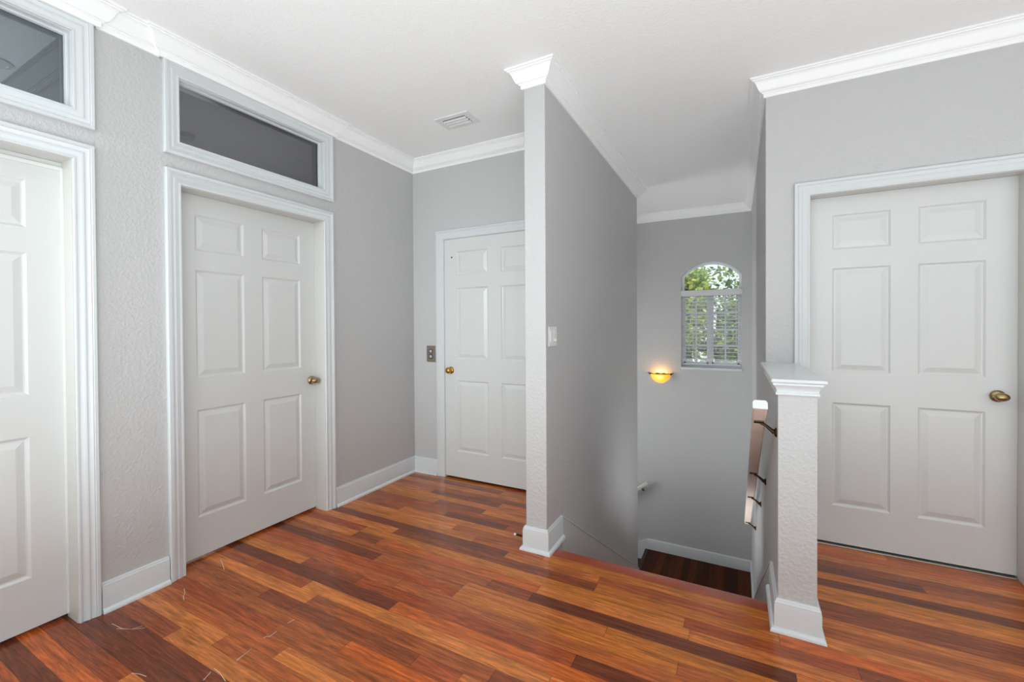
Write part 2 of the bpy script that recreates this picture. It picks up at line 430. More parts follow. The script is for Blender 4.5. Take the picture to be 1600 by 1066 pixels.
# ------------------------------------------------------------------ floor planks
PW = 0.0745; Y0 = 2.149
DARK, DMID, MID, RED, LITE, ORNG, GOLD = range(7)
TONE = {DARK: (116, 55, 28), DMID: (142, 69, 33), MID: (170, 87, 38), RED: (164, 76, 32), LITE: (198, 111, 49), ORNG: (197, 96, 36), GOLD: (190, 108, 40)}
KNOWN = [  # x0, x1, y in the row, tone
    (-2.70, -1.151, 2.262, DARK), (-1.151, -.62, 2.262, LITE), (-2.7, -1.905, 2.186, LITE), (-1.905, -.616, 2.186, DMID), (-.616, .15, 2.186, GOLD),
    (-2.7, -1.776, 1.918, DARK), (-1.776, -1.20, 1.918, MID), (-2.7, -1.402, 1.561, DARK), (-1.402, -.05, 1.561, ORNG), (-2.7, -1.782, 1.476, LITE),
    (-1.782, -.80, 1.476, MID), (-2.7, -2.03, 1.398, MID), (-2.03, -1.1, 1.398, DMID), (-1.772, -1.30, 2.541, DARK), (-2.6, -1.772, 2.541, MID),
    (-1.10, -.87, 1.993, DMID), (-.87, .189, 1.993, DARK), (.189, 1.3, 1.993, LITE), (-2.7, -1.10, 1.993, MID),
    (-.86, -.178, 2.067, LITE), (-.178, .9, 2.067, LITE), (-1.9, -.86, 2.067, ORNG), (-.49, .8, 1.895, GOLD), (-1.2, -.49, 1.895, LITE),
    (-1.2, -.2, 1.82, GOLD), (-2.7, -1.2, 1.82, RED), (-2.7, -1.505, 1.735, MID), (-1.505, .3, 1.735, MID), (-.556, .5, 1.63, DARK), (-1.7, -.556, 1.63, RED),
    (-.95, .15, 2.336, GOLD), (.15, 1.8, 2.262, LITE), (.15, 1.6, 2.186, ORNG), (.15, 1.4, 2.336, MID), (.2656, 1.9, 2.411, LITE), (.2656, 1.7, 2.485, DMID), (.2656, 1.6, 2.56, DMID),
    (.2656, 1.5, 2.634, LITE), (.2656, 1.5, 2.709, GOLD), (.2656, 1.4, 2.783, DARK), (.2656, 1.6, 2.858, LITE), (.2656, .794, 2.932, DARK), (.794, 1.6, 2.932, MID), (.2656, 1.6, 3.007, DMID), (.2656, 1.6, 3.08, LITE), (.2656, 1.6, 3.156, ORNG),
    (-2.7, -2.109, .96, DMID), (-2.109, -1.2, .96, LITE), (-2.7, -1.885, 1.035, LITE), (-1.885, -.9, 1.035, MID), (-2.7, -1.5, .885, DARK), (-2.7, -1.7, .81, DARK),
    (-2.7, -2.0, .735, DMID), (-2.7, -1.9, .66, ORNG), (-2.7, -1.9, .585, DARK), (-2.7, -2.0, .51, RED), (-2.7, -1.6, 1.11, MID), (-2.7, -1.75, 1.185, RED), (-2.7, -1.4, 1.26, MID), (-2.7, -1.8, 1.335, DMID),
    (-1.6, -.6, 1.11, LITE), (-1.75, -.8, 1.185, MID), (-1.4, -.5, 1.26, ORNG), (-1.8, -.9, 1.335, RED),
]
rowof = lambda y: math.floor((Y0 - y) / PW)
def intervals(k):
    yhi = Y0 - k * PW; ylo = yhi - PW; yc = (yhi + ylo) / 2
    if yc < YC: return [(XL - 0.16, XRIGHT)]
    if yc < YN0: return [(XL - 0.16, XP0 + 0.02), (XP1 - 0.02, XR + 0.03), (XH1 - 0.02, XRIGHT)]
    if yc < YB + 0.02: return [(XL - 0.16, XP0 + 0.02), (XH1 - 0.02, XRIGHT)]
    return [(D3[0] - 0.05, D3[1] + 0.05), (D4[0] - 0.05, D4[1] + 0.05)]

pv = []; pf = []; ptone = []; puv = []; pedge = []
def plank(x0, x1, y0, y1, z, tone, ymid, seed, along='x'):
    o = len(pv); pv.extend([(x0, y0, z), (x1, y0, z), (x1, y1, z), (x0, y1, z)]); pf.append((o, o + 1, o + 2, o + 3))
    ptone.append(tone + (seed,))
    if along == 'x':
        puv.append([(x0, y0), (x1, y0), (x1, y1), (x0, y1)])
        L = x1 - x0
        pedge.append((x0, x1, y0 - ymid, y1 - ymid))
    else:
        puv.append([(y0, x0), (y0, x1), (y1, x1), (y1, x0)])
        pedge.append(None)

def mesh_planks(name, mat, drop=0.22):
    me = bpy.data.meshes.new(name); bm = bmesh.new()
    vs = [bm.verts.new(v) for v in pv]
    lc = bm.loops.layers.float_color.new('tone'); lu = bm.loops.layers.uv.new('plank'); le = bm.loops.layers.uv.new('edge')
    for f, t, u, e in zip(pf, ptone, puv, pedge):
        fc = bm.faces.new([vs[i] for i in f])
        for j, l in enumerate(fc.loops):
            l[lc] = t; l[lu].uv = u[j]
            if e is None: l[le].uv = (1.0, 0.0)
            else:
                l[le].uv = (0.0 if j in (0, 3) else 0.0, e[2] if j < 2 else e[3])
    bm.to_mesh(me); bm.free(); me.materials.append(mat)
    return me

def tone_rgb(t, j=0.12):
    r, g, b = TONE[t]; k = 1 + random.uniform(-j, j); c = srgb(r, g, b); h = random.uniform(-.06, .06)
    return (c[0] * k, c[1] * k * (1 + h), c[2] * k * (1 + h))

kmin, kmax = rowof(YD + 0.115), rowof(YREAR)
for k in range(kmin, kmax + 1):
    yhi = Y0 - k * PW; ylo = yhi - PW; ym = (yhi + ylo) / 2
    known = sorted([q for q in KNOWN if rowof(q[2]) == k])
    for (a, b) in intervals(k):
        x = a; segs = []
        while x < b - 1e-6:
            hit = next((q for q in known if q[0] <= x + 1e-6 < q[1] - 1e-6), None)
            if hit: x1, t = hit[1], hit[3]
            else:
                nxt = min([q[0] for q in known if q[0] > x + 1e-6] + [1e9])
                x1 = min(x + random.choice([0.4, 0.6, 0.75, 0.9, 1.1, 1.3]), nxt)
                if nxt - x1 < 0.12 and nxt < 1e8: x1 = nxt
                t = random.choice([DMID, DMID, MID, MID, MID, RED, RED, LITE, LITE, ORNG, GOLD, GOLD])
            x1 = min(x1, b); segs.append((x, x1, t)); x = x1
        for (x0, x1, t) in segs:
            top = min(yhi, YN0) if (a > XP0 and b < XH1) else yhi
            c = tone_rgb(t); sd = random.random()
            e = 0.0011
            # main plank and its two end seams
            plank(x0 + e, x1 - e, ylo, top, 0, c, ym, sd)
            plank(x0, x0 + e, ylo, top, 0, tuple(q * .4 for q in c), ym, sd); plank(x1 - e, x1, ylo, top, 0, tuple(q * .4 for q in c), ym, sd)
for e in range(len(pedge)):
    q = pedge[e]
    pedge[e] = (1, 1, q[2], q[3])
# x-edge distance is drawn with geometry, so keep the uv away from zero
me = mesh_planks('floor', M_FLOOR)
for l in me.uv_layers['edge'].data: l.uv = (1.0, l.uv[1])
bm = bmesh.new(); bm.from_mesh(me)
def slab(x0, y0, x1, y1, z0, z1):
    vs = [bm.verts.new(p) for p in ((x0, y0, z0), (x1, y0, z0), (x1, y1, z0), (x0, y1, z0), (x0, y0, z1), (x1, y0, z1), (x1, y1, z1), (x0, y1, z1))]
    for f in ((0, 3, 2, 1), (4, 5, 6, 7), (0, 1, 5, 4), (1, 2, 6, 5), (2, 3, 7, 6), (3, 0, 4, 7)): bm.faces.new([vs[i] for i in f])
slab(XL - 0.16, YREAR, XRIGHT, YC, -0.2, -0.003); slab(XL - 0.16, YC, XP0, YB + 0.1, -0.2, -0.003); slab(XH1, YC, XRIGHT, YD + 0.1, -0.2, -0.003); slab(XP1 + .001, YC, XR - .001, YN0, -0.2, -0.003)
bm.to_mesh(me); bm.free()
floor = bpy.data.objects.new('floor', me); COL.objects.link(floor)
structure(floor, 'glossy reddish brown cherry wood plank floor of mixed light and dark boards', 'floor')

def scratch(pts, w=0.0011):
    mb = MB(); P = [Vector((x, y, 0.0006)) for x, y in pts]
    for a, b in zip(P[:-1], P[1:]):
        d = (b - a).normalized(); n = Vector((-d.y, d.x, 0)) * w
        mb.add([a - n, b - n, b + n, a + n], [(0, 1, 2, 3)])
    mb.build('scratch', M_SCRATCH, floor, recalc=False)
SCRATCHES = [[(-2.415, 1.194), (-2.368, 1.175), (-2.347, 1.156), (-2.313, 1.143)], [(-2.534, 1.443), (-2.49, 1.428), (-2.412, 1.393)], [(-1.711, 1.032), (-1.719, 1.097)], [(-1.746, 0.966), (-1.703, 0.963), (-1.647, 0.951)], [(-1.723, 0.913), (-1.741, 0.951)], [(-2.409, 0.897), (-2.333, 0.903), (-2.291, 0.92), (-2.272, 0.954)], [(-2.352, 0.892), (-2.291, 0.92), (-2.248, 0.953)], [(-1.999, 0.801), (-1.967, 0.814), (-1.93, 0.821)], [(-1.735, 1.161), (-1.735, 1.175), (-1.72, 1.179), (-1.725, 1.215)], [(-1.729, 1.272), (-1.725, 1.304)], [(-1.713, 1.032), (-1.72, 1.099)]]
for s in SCRATCHES: scratch(s)

# stair nosing board along the top step
pv.clear(); pf.clear(); ptone.clear(); puv.clear(); pedge.clear()
nb = MB(); r = 0.012
sec = [(YN0 + .0002, 0.0), (YN1 - 0.010, 0.0), (YN1 - 0.003, -0.003), (YN1, -0.012), (YN1 - 0.003, -0.021), (YN1 - 0.010, -0.024), (YN0 + .0005, -0.024)]
nb.prism(sec, lambda u, v, h: (h, u, v), XP1 + 0.016, XR - 0.016)
M_NOSE = plain('nosing_wood', srgb(172, 70, 30), 0.2, noise=0.35)
structure(nb.build('trim_nosing', M_NOSE, smooth=50), 'rounded red wood nosing board along the top stair edge', 'stair nosing')

# ------------------------------------------------------------------ stairs
stairs = empty('stair_flight', (XP1, YN1, 0), 'staircase going down from the hall to a dark wood landing', 'stairs', 'structure')
NR = 11; RISE = -ZL / NR; GO = (4.99 - 2.452) / 10
M_RISER = plain('riser_paint', srgb(205, 203, 198), 0.5)
for i in range(1, NR + 1):
    zt = -RISE * (i - 1); y = 2.452 + GO * (i - 1)
    mb = MB(); mb.box((XP1 + .002, y - 0.018, zt - RISE), (XR - .002, y, zt - 0.025)); mb.build('riser', M_RISER, stairs)
    if i < NR:
        mb = MB(); mb.box((XP1 + .002, y, -RISE * i - 0.025), (XR - .002, y + GO + 0.012, -RISE * i)); mb.build('tread', M_NOSE, stairs, bevel=0.005)
X_LAND = -1.055
landing = empty('floor_landing', (0, 5.6, ZL), 'very dark brown plank stair landing below the window', 'stair landing', 'structure')
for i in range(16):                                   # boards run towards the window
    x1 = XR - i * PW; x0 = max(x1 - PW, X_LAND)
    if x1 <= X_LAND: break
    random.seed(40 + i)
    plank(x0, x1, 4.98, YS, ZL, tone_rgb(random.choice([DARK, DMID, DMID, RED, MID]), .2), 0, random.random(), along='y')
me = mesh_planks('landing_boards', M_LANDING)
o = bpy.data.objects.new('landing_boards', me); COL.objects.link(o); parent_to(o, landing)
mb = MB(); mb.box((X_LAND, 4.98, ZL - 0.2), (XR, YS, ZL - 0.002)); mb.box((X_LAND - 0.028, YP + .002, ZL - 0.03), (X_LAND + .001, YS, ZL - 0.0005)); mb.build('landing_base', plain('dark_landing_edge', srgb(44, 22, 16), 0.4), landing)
low = empty('stair_flight', (X_LAND, 5.6, ZL), 'lower stair flight going down to the left behind the partition', 'stairs', 'structure')
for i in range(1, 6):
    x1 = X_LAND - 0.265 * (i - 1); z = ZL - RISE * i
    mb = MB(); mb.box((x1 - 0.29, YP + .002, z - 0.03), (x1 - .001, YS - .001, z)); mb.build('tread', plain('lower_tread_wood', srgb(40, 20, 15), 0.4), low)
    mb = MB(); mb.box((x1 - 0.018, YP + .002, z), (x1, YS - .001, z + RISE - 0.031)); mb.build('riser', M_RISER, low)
mb = MB(); mb.box((-2.82, YP - .13, ZLOW - 0.1), (XR + .13, YS + TH, ZLOW))
structure(mb.build('floor_lower', M_DARK), 'dark floor at the bottom of the stairwell', 'floor')
mb = MB(); mb.box((XP1, YN1 - 0.1, ZLOW), (XR, YN1 - 0.03, -0.2)); structure(mb.build('wall_under_hall', M_WALL), 'wall under the hall floor edge')

# ------------------------------------------------------------------ crown moulding
CD, CH = 0.083, 0.104
crown_prof = [(0, ZC - CH), (0.010, ZC - CH), (0.012, ZC - CH + 0.004), (0.012, ZC - CH + 0.017), (0.016, ZC - CH + 0.021), (0.020, ZC - CH + 0.022), (0.022, ZC - CH + 0.027)]
for i in range(1, 8):
    t = i / 8                       # ogee: concave below, convex above
    crown_prof.append((0.022 + (0.072 - 0.022) * t, ZC - CH + 0.027 + (0.086 - 0.027) * (t + 0.16 * sin(2 * pi * t) * -1)))
crown_prof += [(0.072, ZC - 0.018), (0.074, ZC - 0.012), (0.083, ZC - 0.011), (0.083, ZC - 0.0005), (0, ZC - 0.0005)]
flat = lambda u, v, h: (u, v, h)
J = 0.016                                             # crown sits proud over the transom casings
e1, e2a, e2b = 0.918, 1.172, 2.285
pathA = [(-1.6, YB), (XL, YB)]
# hall loop, travelled so that the room is on the left of the path
hall = [(XL, YREAR), (XL, -0.19), (XL + J, -0.19), (XL + J, e1), (XL, e1), (XL, e2a), (XL + J, e2a), (XL + J, e2b), (XL, e2b), (XL, YB),
        (XP0, YB), (XP0, YC), (XP1, YC), (XP1, YP), (-2.7, YP)]
hall = hall[::-1]                                     # reversed: left of travel is the hall / stair side
cr = [('trim_1', (0, 1), 'white crown moulding over the lower stair flight'), ('trim_2', (1, 2), 'white crown moulding along the stair side of the partition'),
      ('trim_3', (2, 3), 'short white crown moulding across the front end of the partition'), ('trim_4', (3, 4), 'white crown moulding on the hidden hall side of the partition'),
      ('trim_5', (4, 5), 'white crown moulding over the far hall door wall'), ('trim_6', (5, 14), 'white crown moulding along the left wall above the transom windows')]
for n, rg, lb in cr: structure(sweep(hall, crown_prof, flat, rng=rg).build(n, M_CROWN, smooth=30), lb, 'crown moulding')
right = [(XRIGHT, YD), (XR, YD), (XR, YS), (-2.7, YS)]
right = [(-2.7, YS), (XR, YS), (XR, YD), (XRIGHT, YD)][::-1]
def left_side(path):   # make sure the offset goes to the room
    return path
rp_ = [(XRIGHT, YD), (XR, YD), (XR, YS), (-2.7, YS)]
for n, rg, lb in (('trim_7', (0, 1), 'white crown moulding above the right-hand door wall'), ('trim_8', (1, 2), 'white crown moulding along the right stair wall'), ('trim_9', (2, 3), 'white crown moulding on the stair end wall above the window')):
    structure(sweep(rp_, crown_prof, flat, rng=rg).build(n, M_CROWN, smooth=30), lb, 'crown moulding')
# crown inside the dim room behind door one
structure(sweep([(XL - 0.115, 1.008), (-5.3, 1.008)], crown_prof, flat).build('trim_10', M_ROOM, smooth=30), 'dim crown moulding seen through the left transom', 'crown moulding')

# ------------------------------------------------------------------ baseboards
BH = 0.137
base_prof = [(0, 0), (0.015, 0), (0.015, BH - 0.026), (0.0135, BH - 0.022), (0.0135, BH - 0.014), (0.010, BH - 0.010), (0.008, BH - 0.003), (0.005, BH), (0, BH)]
shoe_prof = [(0.0151, 0.0003), (0.030, 0.0003), (0.0295, 0.007), (0.027, 0.013), (0.022, 0.018), (0.0151, 0.020)]
def baseboard(name, path, label, shoe=None, z=0.0):
    o = structure(sweep(path, [(a, b + z) for a, b in base_prof], flat).build(name, M_TRIM, smooth=25), label, 'baseboard')
    if shoe is not None:
        sweep(shoe, [(a, b + z) for a, b in shoe_prof], flat).build('shoe_moulding', M_TRIM, o, smooth=40)
    return o
CW = 0.075
c1 = D1[1] + G + CW + 0.004; c2a, c2b = D2[0] - G - CW - 0.004, D2[1] + G + CW + 0.004
baseboard('baseboard_left', [(XL, c2a), (XL, c1)], 'short white baseboard between the two left doors', [(XL, c2a), (XL, c1)])
c3 = D3[0] - CW - 0.006
baseboard('baseboard_back', [(c3, YB), (XL, YB), (XL, c2b)], 'white baseboard turning the far left corner of the hall', [(c3, YB), (XL, YB), (XL, c2b)])
SKY = 2.609
baseboard('baseboard_partition', [(XP1, SKY), (XP1, YC), (XP0, YC), (XP0, YB - .002)], 'white baseboard wrapping the front of the partition', [(XP1, SKY), (XP1, YC), (XP0, YC), (XP0, YB - .002)])
baseboard('baseboard_half', [(XH1, YD - .002), (XH1, YH), (XR, YH), (XR, SKY - 0.02)], 'white baseboard wrapping the foot of the half wall', [(XH1, YD - .002), (XH1, YH), (XR, YH), (XR, SKY - 0.02)])
baseboard('baseboard_landing', [(XR, 4.99), (XR, YS), (X_LAND, YS)], 'white baseboard around the stair landing', z=ZL)
baseboard('baseboard_right', [(XRIGHT, YD), (D4[1] + .09, YD)], 'white baseboard right of the right-hand door')
# stair skirts: sloping boards
M_SKIRT = plain('skirt_paint', srgb(203, 201, 200), 0.4)
SL = 0.612
def skirt(name, x, sgn, y0, y1, label):
    top = lambda y: BH - SL * (y - y0)
    mb = MB(); bot = -0.30
    poly = [(y0, BH - 0.008), (y1, top(y1) - 0.008), (y1, top(y1) - 0.38), (y0 - .0, -0.3)]
    mb.prism(poly, lambda u, v, h: (x + sgn * h, u, v), 0, 0.011)
    o = structure(mb.build(name, M_SKIRT), label, 'stair skirt')
    mb = MB(); mb.prism([(y0, BH), (y1, top(y1)), (y1, top(y1) - 0.010), (y0, BH - 0.010)], lambda u, v, h: (x + sgn * h, u, v), 0, 0.0145)
    mb.build('skirt_cap', M_TRIM, o)
skirt('trim_11', XP1, 1, SKY, YP, 'sloping skirt board on the partition beside the stairs')
skirt('trim_12', XR, -1, SKY - .02, 4.99, 'sloping skirt board on the right stair wall')
# skirt of the lower flight on the stair end wall
mb = MB(); s2 = RISE / 0.265
xa, xb = X_LAND, -2.4
mb.prism([(xa, ZL + BH), (xb, ZL + BH + s2 * (xb - xa)), (xb, ZL - .35 + s2 * (xb - xa)), (xa, ZL - 0.2)], fSo, 0, 0.013)
structure(mb.build('trim_13', M_TRIM), 'white skirt board of the lower flight on the end wall', 'stair skirt')

# half-wall cap
def cap():
    o = empty('trim_cap', (XR, YH, 1.06), 'white moulded cap board on top of the half wall', 'half wall cap', 'structure')
    mb = MB(); mb.box((0.123, 2.228, 1.056), (0.318, YD - 0.0005, 1.073)); mb.build('cap_board', M_TRIM, o, bevel=0.006)
    prof = [(0, 1.003), (0.006, 1.003), (0.009, 1.007), (0.009, 1.014), (0.005, 1.018), (0.006, 1.026), (0.010, 1.036), (0.016, 1.044), (0.019, 1.047), (0.020, 1.0555), (0, 1.0555)]
    sweep([(XH1, YD - .0005), (XH1, YH), (XR, YH), (XR, YD - .0005)], prof, flat).build('cap_moulding', M_TRIM, o, smooth=35)
    mb = MB(); mb.box((XR, YH, 1.0032), (XH1, YD - .001, 1.0558)); mb.build('cap_core', M_TRIM, o)
cap()

# ------------------------------------------------------------------ doors
casing_prof = [(0, 0), (0, 0.009), (0.002, 0.011), (0.009, 0.011), (0.011, 0.008), (0.014, 0.009), (0.026, 0.012), (0.032, 0.0155), (0.036, 0.0155), (0.038, 0.0125),
               (0.042, 0.0135), (0.052, 0.017), (0.055, 0.0195), (0.058, 0.0175), (0.061, 0.021), (0.072, 0.021), (0.075, 0.018), (0.075, 0)]

PANEL_Z = [(0.235, 0.842), (1.021, 1.628), (1.736, 1.938)]
def leaf_mesh(u0, u1, rec, stile, mull, fn, z0=0.016, z1=2.045, th=0.035):
    """six-panel door leaf; fn(u, z, depth) with depth behind the wall face"""
    mb = MB(); c = (u0 + u1) / 2
    cols = [(u0 + stile, c - mull / 2), (c + mull / 2, u1 - stile)]
    U = [u0, cols[0][0], cols[0][1], cols[1][0], cols[1][1], u1]
    Z = [z0] + [z for p in PANEL_Z for z in p] + [z1]
    P = lambda u, z, d: fn(u, z, rec + d)
    for i in range(5):
        for j in range(7):
            a, b, lo, hi = U[i], U[i + 1], Z[j], Z[j + 1]
            if i in (1, 3) and j in (1, 3, 5):
                rings = [(0, 0), (0.004, 0.0035), (0.009, 0.0085), (0.014, 0.0095), (0.018, 0.0085), (0.040, 0.0015), (0.043, 0.0008)]
                vs = []; fs = []
                for ins, dep in rings:
                    vs += [P(a + ins, lo + ins, dep), P(b - ins, lo + ins, dep), P(b - ins, hi - ins, dep), P(a + ins, hi - ins, dep)]
                for k in range(len(rings) - 1):
                    for q in range(4): fs.append((k * 4 + q, k * 4 + (q + 1) % 4, k * 4 + 4 + (q + 1) % 4, k * 4 + 4 + q))
                n = len(rings) * 4 - 4; fs.append((n, n + 1, n + 2, n + 3))
                mb.add(vs, fs)
            else:
                mb.add([P(a, lo, 0), P(b, lo, 0), P(b, hi, 0), P(a, hi, 0)], [(0, 1, 2, 3)])
    mb.add([P(u0, z0, th), P(u1, z0, th), P(u1, z1, th), P(u0, z1, th)], [(0, 1, 2, 3)])
    for j in range(7):
        mb.add([P(u0, Z[j], 0), P(u0, Z[j + 1], 0), P(u0, Z[j + 1], th), P(u0, Z[j], th)], [(0, 1, 2, 3)])
        mb.add([P(u1, Z[j], 0), P(u1, Z[j + 1], 0), P(u1, Z[j + 1], th), P(u1, Z[j], th)], [(0, 1, 2, 3)])
    for i in range(5):
        for zz in (z0, z1): mb.add([P(U[i], zz, 0), P(U[i + 1], zz, 0), P(U[i + 1], zz, th), P(U[i], zz, th)], [(0, 1, 2, 3)])
    return mb

def vecs(fn):
    o = Vector(fn(0, 0, 0))
    return (Vector(fn(1, 0, 0)) - o, Vector(fn(0, 0, -1)) - o)      # along the wall, out of the wall

def knob(door, fn, u, z, rec, mat, egg=True, k=1.0):
    side, out = vecs(fn); o = fn(u, z, rec)
    kn = MB(); kn.lathe([(0.010, 0.006), (0.010, 0.022), (0.013, 0.026)], o, out, 20)
    if egg:
        prof = [(0.004, 0.0235)] + [(0.0215 * k * sin(pi * i / 14), 0.044 - 0.021 * cos(pi * i / 14)) for i in range(1, 14)] + [(0.003, 0.065)]
        kn.lathe(prof, o, out, 28, sx=1.38, side=side)
    else:
        prof = [(0.010, 0.018), (0.015, 0.024), (0.024, 0.032), (0.0265, 0.042), (0.025, 0.052), (0.019, 0.060), (0.008, 0.063)]
        kn.lathe(prof, o, out, 28)
    ob = kn.build('door_knob', mat, door, smooth=60)
    rs = MB(); R = 0.031 * k
    rs.lathe([(R, 0.0002), (R, 0.003), (R * .93, 0.008), (R * .75, 0.013), (R * .5, 0.016), (0.010, 0.017)], o, out, 32)
    rs.build('rose', mat, ob, smooth=60)

def door(idx, fn, fno, d, rec, stile, mull, ku, kmat, label, egg=True, casing_w=True, flush=False, depth=0.11):
    u0, u1 = d
    base = fn((u0 + u1) / 2, 0, 0)
    root = empty('door_%d' % idx, base, label, 'door', 'structure')
    leaf_mesh(u0, u1, rec, stile, mull, fn).build('door_leaf', M_DOOR, root)
    # casing round the opening (left of travel = outward)
    path = [(u1 + G, 0.0005), (u1 + G, HEAD), (u0 - G, HEAD), (u0 - G, 0.0005)]
    path = path[::-1]
    sweep(path, casing_prof, fno).build('casing', M_TRIM, root, smooth=35)
    # jamb lining: a thin U in the wall thickness
    jb = MB(); t = 0.0035
    jb.prism([(u0 - G, 0), (u0 - G, HEAD), (u1 + G, HEAD), (u1 + G, 0), (u1 + G - t, 0), (u1 + G - t, HEAD - t + .0005), (u0 - G + t, HEAD - t + .0005), (u0 - G + t, 0)], fn, 0.0, depth)
    jb.build('jamb', M_JAMB, root)
    if ku is not None: knob(root, fn, ku, 0.926, rec, kmat, egg)
    return root

d1 = door(1, fL, fLo, D1, 0.100, 0.118, 0.119, D1[0] + 0.05, M_BRASS, 'white six-panel door at the left edge, under the bluish transom')
d2 = door(2, fL, fLo, D2, 0.100, 0.118, 0.119, 2.158, M_BRASS, 'white six-panel door with antique brass knob on the left wall under the dark transom')
d3 = door(3, fB, fBo, D3, 0.002, 0.119, 0.119, -2.147, M_GOLD, 'white six-panel door with shiny brass knob at the far end of the hall', egg=False, flush=True)
d4 = door(4, fD, fDo, D4, 0.0905, 0.114, 0.114, 1.166, M_BRASS, 'white six-panel door with oval brass knob at the right behind the half wall')
mb = MB(); mb.lathe([(0.007, 0), (0.007, 0.002), (0.004, 0.004)], fB(-2.132, 1.891, 0.002), (0, -1, 0), 12); mb.build('latch_hole', M_BRONZE, d3)
mb = MB(); mb.box((D4[0] + .002, YD + 0.075, 0.0003), (D4[1] - .002, YD + 0.12, 0.006)); mb.build('threshold_strip', M_ALU, d4, bevel=0.002)
mb = MB(); mb.box((XL - 0.0995, D1[0], 2.008), (XL - 0.094, D1[1], 2.024)); mb.box((XL - 0.0995, D1[1] - 0.006, 0.02), (XL - 0.09, D1[1] + .0005, 2.02)); mb.build('weather_strip', M_WHITE, d1)

# ------------------------------------------------------------------ transom windows
def transom(idx, T, label):
    u0, u1 = T
    root = empty('window_%d' % idx, fL((u0 + u1) / 2, TZ0, 0), label, 'transom window', 'structure')
    path = [(u0, TZ0), (u0, TZ1), (u1, TZ1), (u1, TZ0)]
    prof = [(a, b) for a, b in casing_prof]
    sweep(path, prof, fLo, closed=True).build('casing', M_TRIM, root, smooth=35)
    # jamb lining and glazing stops on both sides of the pane
    jb = sweep(path, [(-0.0, -0.0002), (-0.0, -0.114), (-0.004, -0.114), (-0.004, -0.0002)], fLo, closed=True); jb.build('jamb', M_TRIM, root)
    sweep(path, [(-0.0041, -0.028), (-0.0041, -0.047), (-0.012, -0.047), (-0.014, -0.040), (-0.011, -0.030)], fLo, closed=True).build('glazing_stop', M_TRIM, root, smooth=40)
    gb = MB(); gb.add([fL(u0 + .004, TZ0 + .004, 0.052), fL(u1 - .004, TZ0 + .004, 0.052), fL(u1 - .004, TZ1 - .004, 0.052), fL(u0 + .004, TZ1 - .004, 0.052)], [(0, 1, 2, 3)])
    gb.build('pane', M_PANE, root, recalc=False)
transom(1, T1, 'white framed transom window with bluish glass above the leftmost door')
transom(2, T2, 'white framed transom window with dark grey glass above the left-wall door')

# ------------------------------------------------------------------ arched stair window
win = empty('window_3', (-0.294, YS, WZ0), 'arched white window with muntins and leafy view on the stair end wall', 'window', 'structure')
IN = 0.028; GY = 0.085
outer = [(WX0 + .001, WZ0 + .001), (WX1 - .001, WZ0 + .001)] + [(x, z - .0005) for x, z in arch(24, WX0 + .001, WX1 - .001)][::-1]
inner_arch = arch(24, WX0 + IN, WX1 - IN, WZS - 0.006, WZT - IN)
inner = [(WX0 + IN, WZ0 + 0.05), (WX1 - IN, WZ0 + 0.05)] + inner_arch[::-1]
mb = MB(); n = len(outer)
vs = []
for h in (GY - 0.02, GY + 0.03):
    vs += [fS(u, v, h) for u, v in outer] + [fS(u, v, h) for u, v in inner]
fs = []
for i in range(n):
    j = (i + 1) % n
    fs += [(i, j, n + j, n + i), (2 * n + i, 2 * n + j, 3 * n + j, 3 * n + i), (i, j, 2 * n + j, 2 * n + i), (n + i, n + j, 3 * n + j, 3 * n + i)]
mb.add(vs, fs); mb.build('window_frame', M_FRAME, win)
mb = MB(); mb.box(fS(WX0 + IN, 1.668, GY - .018), fS(WX1 - IN, 1.745, GY + .028)); mb.build('transom_bar', M_FRAME, win)
mb = MB(); mb.box(fS(-0.325, WZ0 + .05, GY - .016), fS(-0.281, 1.668, GY + .026)); mb.build('mullion', M_FRAME, win)
for (a, b) in ((WX0 + IN, -0.325), (-0.281, WX1 - IN)):
    c = (a + b) / 2
    mb = MB(); mb.box(fS(c - .009, WZ0 + .05, GY - .004), fS(c + .009, 1.668, GY + .012)); mb.build('muntin', M_FRAME, win)
    for z in (1.031, 1.239, 1.447):
        mb = MB(); mb.box(fS(a, z - .009, GY - .0035), fS(b, z + .009, GY + .0115)); mb.build('muntin', M_FRAME, win)
    for s in (a, b - 0.016):
        mb = MB(); mb.box(fS(s, WZ0 + .05, GY - .010), fS(s + .016, 1.668, GY + .02)); mb.build('sash_stile', M_FRAME, win)
    mb = MB(); mb.box(fS(a, WZ0 + .05, GY - .010), fS(b, WZ0 + .072, GY + .02)); mb.build('sash_rail', M_FRAME, win)
mb = MB(); mb.add([fS(u, v, GY + .004) for u, v in inner], [list(range(len(inner)))]); mb.build('pane', M_GLASS, win, recalc=False)
mb = MB(); mb.box(fS(WX0 - 0.004, WZ0 - 0.022, -0.014), fS(WX1 + 0.004, WZ0 + 0.001, -0.0005)); mb.box(fS(WX0 + .001, WZ0 + .0005, -0.014), fS(WX1 - .001, WZ0 + .008, 0.064)); mb.build('window_sill', M_TRIM, win, bevel=0.003)

